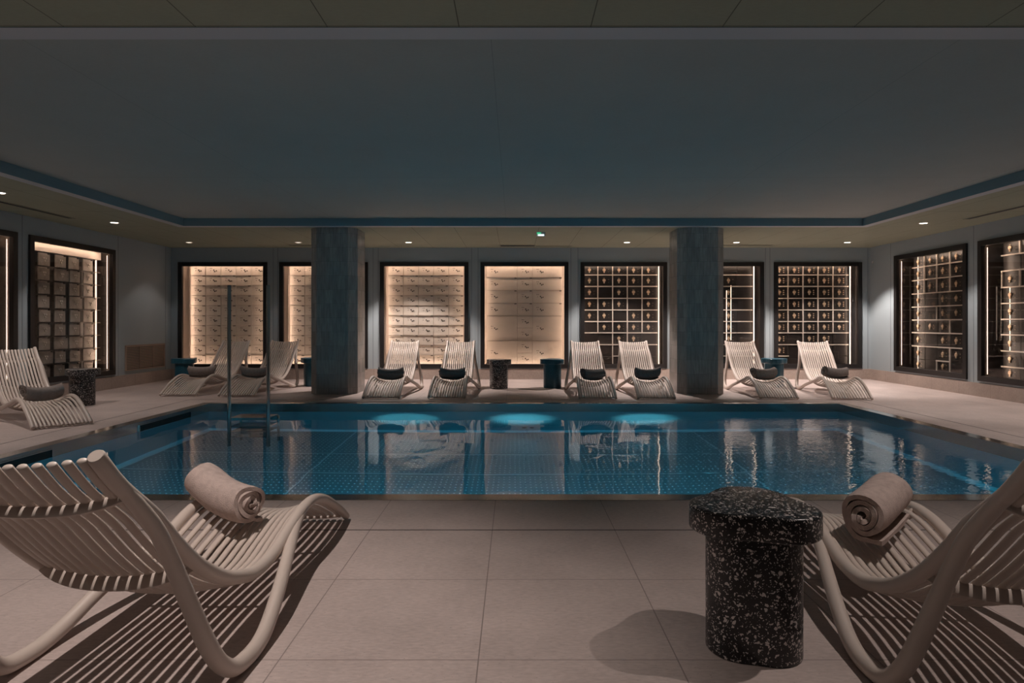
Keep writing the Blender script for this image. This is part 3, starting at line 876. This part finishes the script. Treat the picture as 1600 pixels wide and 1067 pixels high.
# ------------------------------------------------------------------ ceiling fittings
WARM = (1.0, .86, .79)
def downlight(x, y, e, label, dim=False):
    t = thing('downlight', label, 'downlight', (x, y, ZS), 0, 'recessed downlights in the lower ceiling')
    mb = MB(); n = 28; vs = []
    for r, z in ((.062, 0), (.060, -.005), (.048, -.006), (.046, -.001)): vs += [(r*math.cos(2*PI*j/n), r*math.sin(2*PI*j/n), z) for j in range(n)]
    mb.add(vs, [(i*n+j, i*n+(j+1) % n, (i+1)*n+(j+1) % n, (i+1)*n+j) for i in range(3) for j in range(n)])
    mb.obj('trim_ring', M['white_ring'], t, True)
    l = MB(); l.disc((0, 0, -.0005), '-z', .0465, .003, 24); l.obj('lens', M['lamp_dim' if dim else 'lamp'], t)
    spot('downlight_or_fill', (x, y, ZS-.02), (x, y, 0), e, WARM, 98, .4, .022)
downlight(-1.77, 10.62, 255, 'bright downlight above the pale case right of the left column')
downlight(1.873, 10.62, 255, 'bright downlight above the dark grid case left of the right column')
downlight(3.70, 10.62, 230, 'bright downlight just right of the right column top')
downlight(5.55, 10.62, 230, 'bright downlight in the back right corner of the ceiling')
downlight(-3.61, 10.62, 16, 'dim downlight just left of the left column top', True)
downlight(-5.43, 10.62, 12, 'dim downlight in the back left corner of the ceiling', True)
downlight(-5.36, 8.53, 45, 'bright downlight above the left wall case')
downlight(5.51, 8.58, 95, 'bright downlight above the right wall case')
downlight(-5.32, 6.58, 60, 'downlight cut by the left picture edge')
# further lamps of the same rows, out of the picture
for x, y, e in ((-1.22, 1.95, 140), (1.87, 1.95, 75), (-3.4, 1.95, 40), (3.9, 1.95, 30), (-5.3, 4.6, 60), (5.5, 6.6, 80), (5.5, 4.6, 50)):
    spot('downlight_or_fill', (x, y, ZS-.02), (x, y, 0), e, WARM, 90 if y < 2 else 98, .75 if y < 2 else .4, .018)

spot('downlight_or_fill', (-.3, .25, ZS-.02), (-.3, .25, 0), 20, WARM, 110, .9, .25)  # added soft fill to lift the near shadows, no lamp known here
def slot_vent(label, x0, x1, y0, y1):
    cx, cy = (x0+x1)/2, (y0+y1)/2
    t = thing('slot_vent', label, 'air vent', (cx, cy, ZS), 0, 'slot diffusers in the lower ceiling')
    a, b = (x1-x0)/2, (y1-y0)/2
    mb = MB(); mb.box(-a, a, -b, b, -.0035, -.0005); mb.obj('slot', M['dark'], t)
    fr = MB(); e = .012
    fr.box(-a-e, a+e, -b-e, -b, -.005, 0); fr.box(-a-e, a+e, b, b+e, -.005, 0); fr.box(-a-e, -a, -b, b, -.005, 0); fr.box(a, a+e, -b, b, -.005, 0)
    fr.obj('frame', M['soffit'], t)
slot_vent('dark slot vent in the ceiling along the left wall', -5.74, -5.67, 6.3, 8.19)
slot_vent('dark slot vent in the ceiling along the right wall', 5.82, 5.89, 6.4, 8.24)
slot_vent('dark slot vent above the pale case of large doors', -.24, .35, 10.98, 11.16)
slot_vent('narrow slot vent right of the dark one above the pale case', .38, .99, 11.10, 11.14)
slot_vent('slot vent behind the top of the left column', -3.9, -2.7, 10.98, 11.03)
slot_vent('slot vent right of the top of the right column', 3.55, 4.45, 10.98, 11.03)

sg = thing('exit_sign', 'small lit exit sign with green panel under the middle of the ceiling', 'sign', (.39, 9.42, ZS))
m = MB(); m.box(-.065, .065, -.02, .02, -.062, -.004); m.obj('housing', M['box_white'], sg)
m = MB(); m.box(-.06, .0, -.022, -.0202, -.034, -.008); m.obj('green_panel', M['sign_green'], sg)
m = MB(); m.box(-.045, .045, -.022, -.0202, -.060, -.037); m.obj('white_panel', M['sign_white'], sg)
m = MB(); m.box(-.012, .012, -.006, .006, -.004, 0); m.obj('mount', M['box_white'], sg)

vg = thing('wall_vent_grille', 'beige louvred vent grille low on the left wall by the corner', 'vent grille', (XL, 10.59, .245), PI/2)
W, H = 1.12, .405
m = MB(); m.box(-W/2, W/2, -.022, 0, 0, .02); m.box(-W/2, W/2, -.022, 0, H-.02, H); m.box(-W/2, -W/2+.02, -.022, 0, .02, H-.02); m.box(W/2-.02, W/2, -.022, 0, .02, H-.02)
m.box(-.18, -.165, -.02, 0, .02, H-.02); m.box(.2, .215, -.02, 0, .02, H-.02)
m.obj('frame', M['vent_wood'], vg)
m = MB(); m.box(-W/2+.02, W/2-.02, -.003, -.001, .02, H-.02); m.obj('backing', M['lining_dark'], vg)
for i in range(14):
    z = .035+i*.0258; m = MB(); m.box(-W/2+.02, W/2-.02, -.018, -.005, z, z+.013); m.obj('slat', M['vent_wood'], vg)

m = MB(); m.disc((0, 0, 0), '-x', .022, .012, 16)
o = m.obj('wall_sensor', M['box_white']); o.location = (XR, 11.28, 2.08); tag(o, 'tiny round sensor high on the right wall near the corner', 'sensor')

# pool lamps on the near pool wall
for x, lb in ((-1.35, 'left'), (.09, 'middle'), (1.62, 'right')):
    pl = MB(); pl.disc((x, PY0+.0005, -.62), 'y', .075, .012, 24); po = pl.obj('pool_lamp', M['pool_lamp'], pool)

# ------------------------------------------------------------------ camera and render settings
cam = bpy.data.cameras.new('camera'); co = bpy.data.objects.new('camera', cam); COL.objects.link(co)
co.location = (0, 0, 1.0); co.rotation_euler = (PI/2, 0, 0)
cam.sensor_width = 36; cam.lens = 995/1600*36
cam.shift_x = -4/1600; cam.shift_y = -28.5/1600
cam.clip_start = .02
S.camera = co
w = bpy.data.worlds.new('World'); S.world = w; w.use_nodes = True
w.node_tree.nodes['Background'].inputs[0].default_value = (0, 0, 0, 1)
w.node_tree.nodes['Background'].inputs[1].default_value = 0
S.view_settings.view_transform = 'Standard'; S.view_settings.look = 'None'
S.view_settings.exposure = 0; S.view_settings.gamma = 1; S.view_settings.use_curve_mapping = False
cy = S.cycles
cy.use_denoising = True; cy.max_bounces = 10; cy.diffuse_bounces = 5; cy.glossy_bounces = 5; cy.transmission_bounces = 8; cy.transparent_max_bounces = 12
cy.sample_clamp_indirect = 4; cy.blur_glossy = .5; cy.caustics_refractive = True; cy.caustics_reflective = False
cy.use_light_tree = True
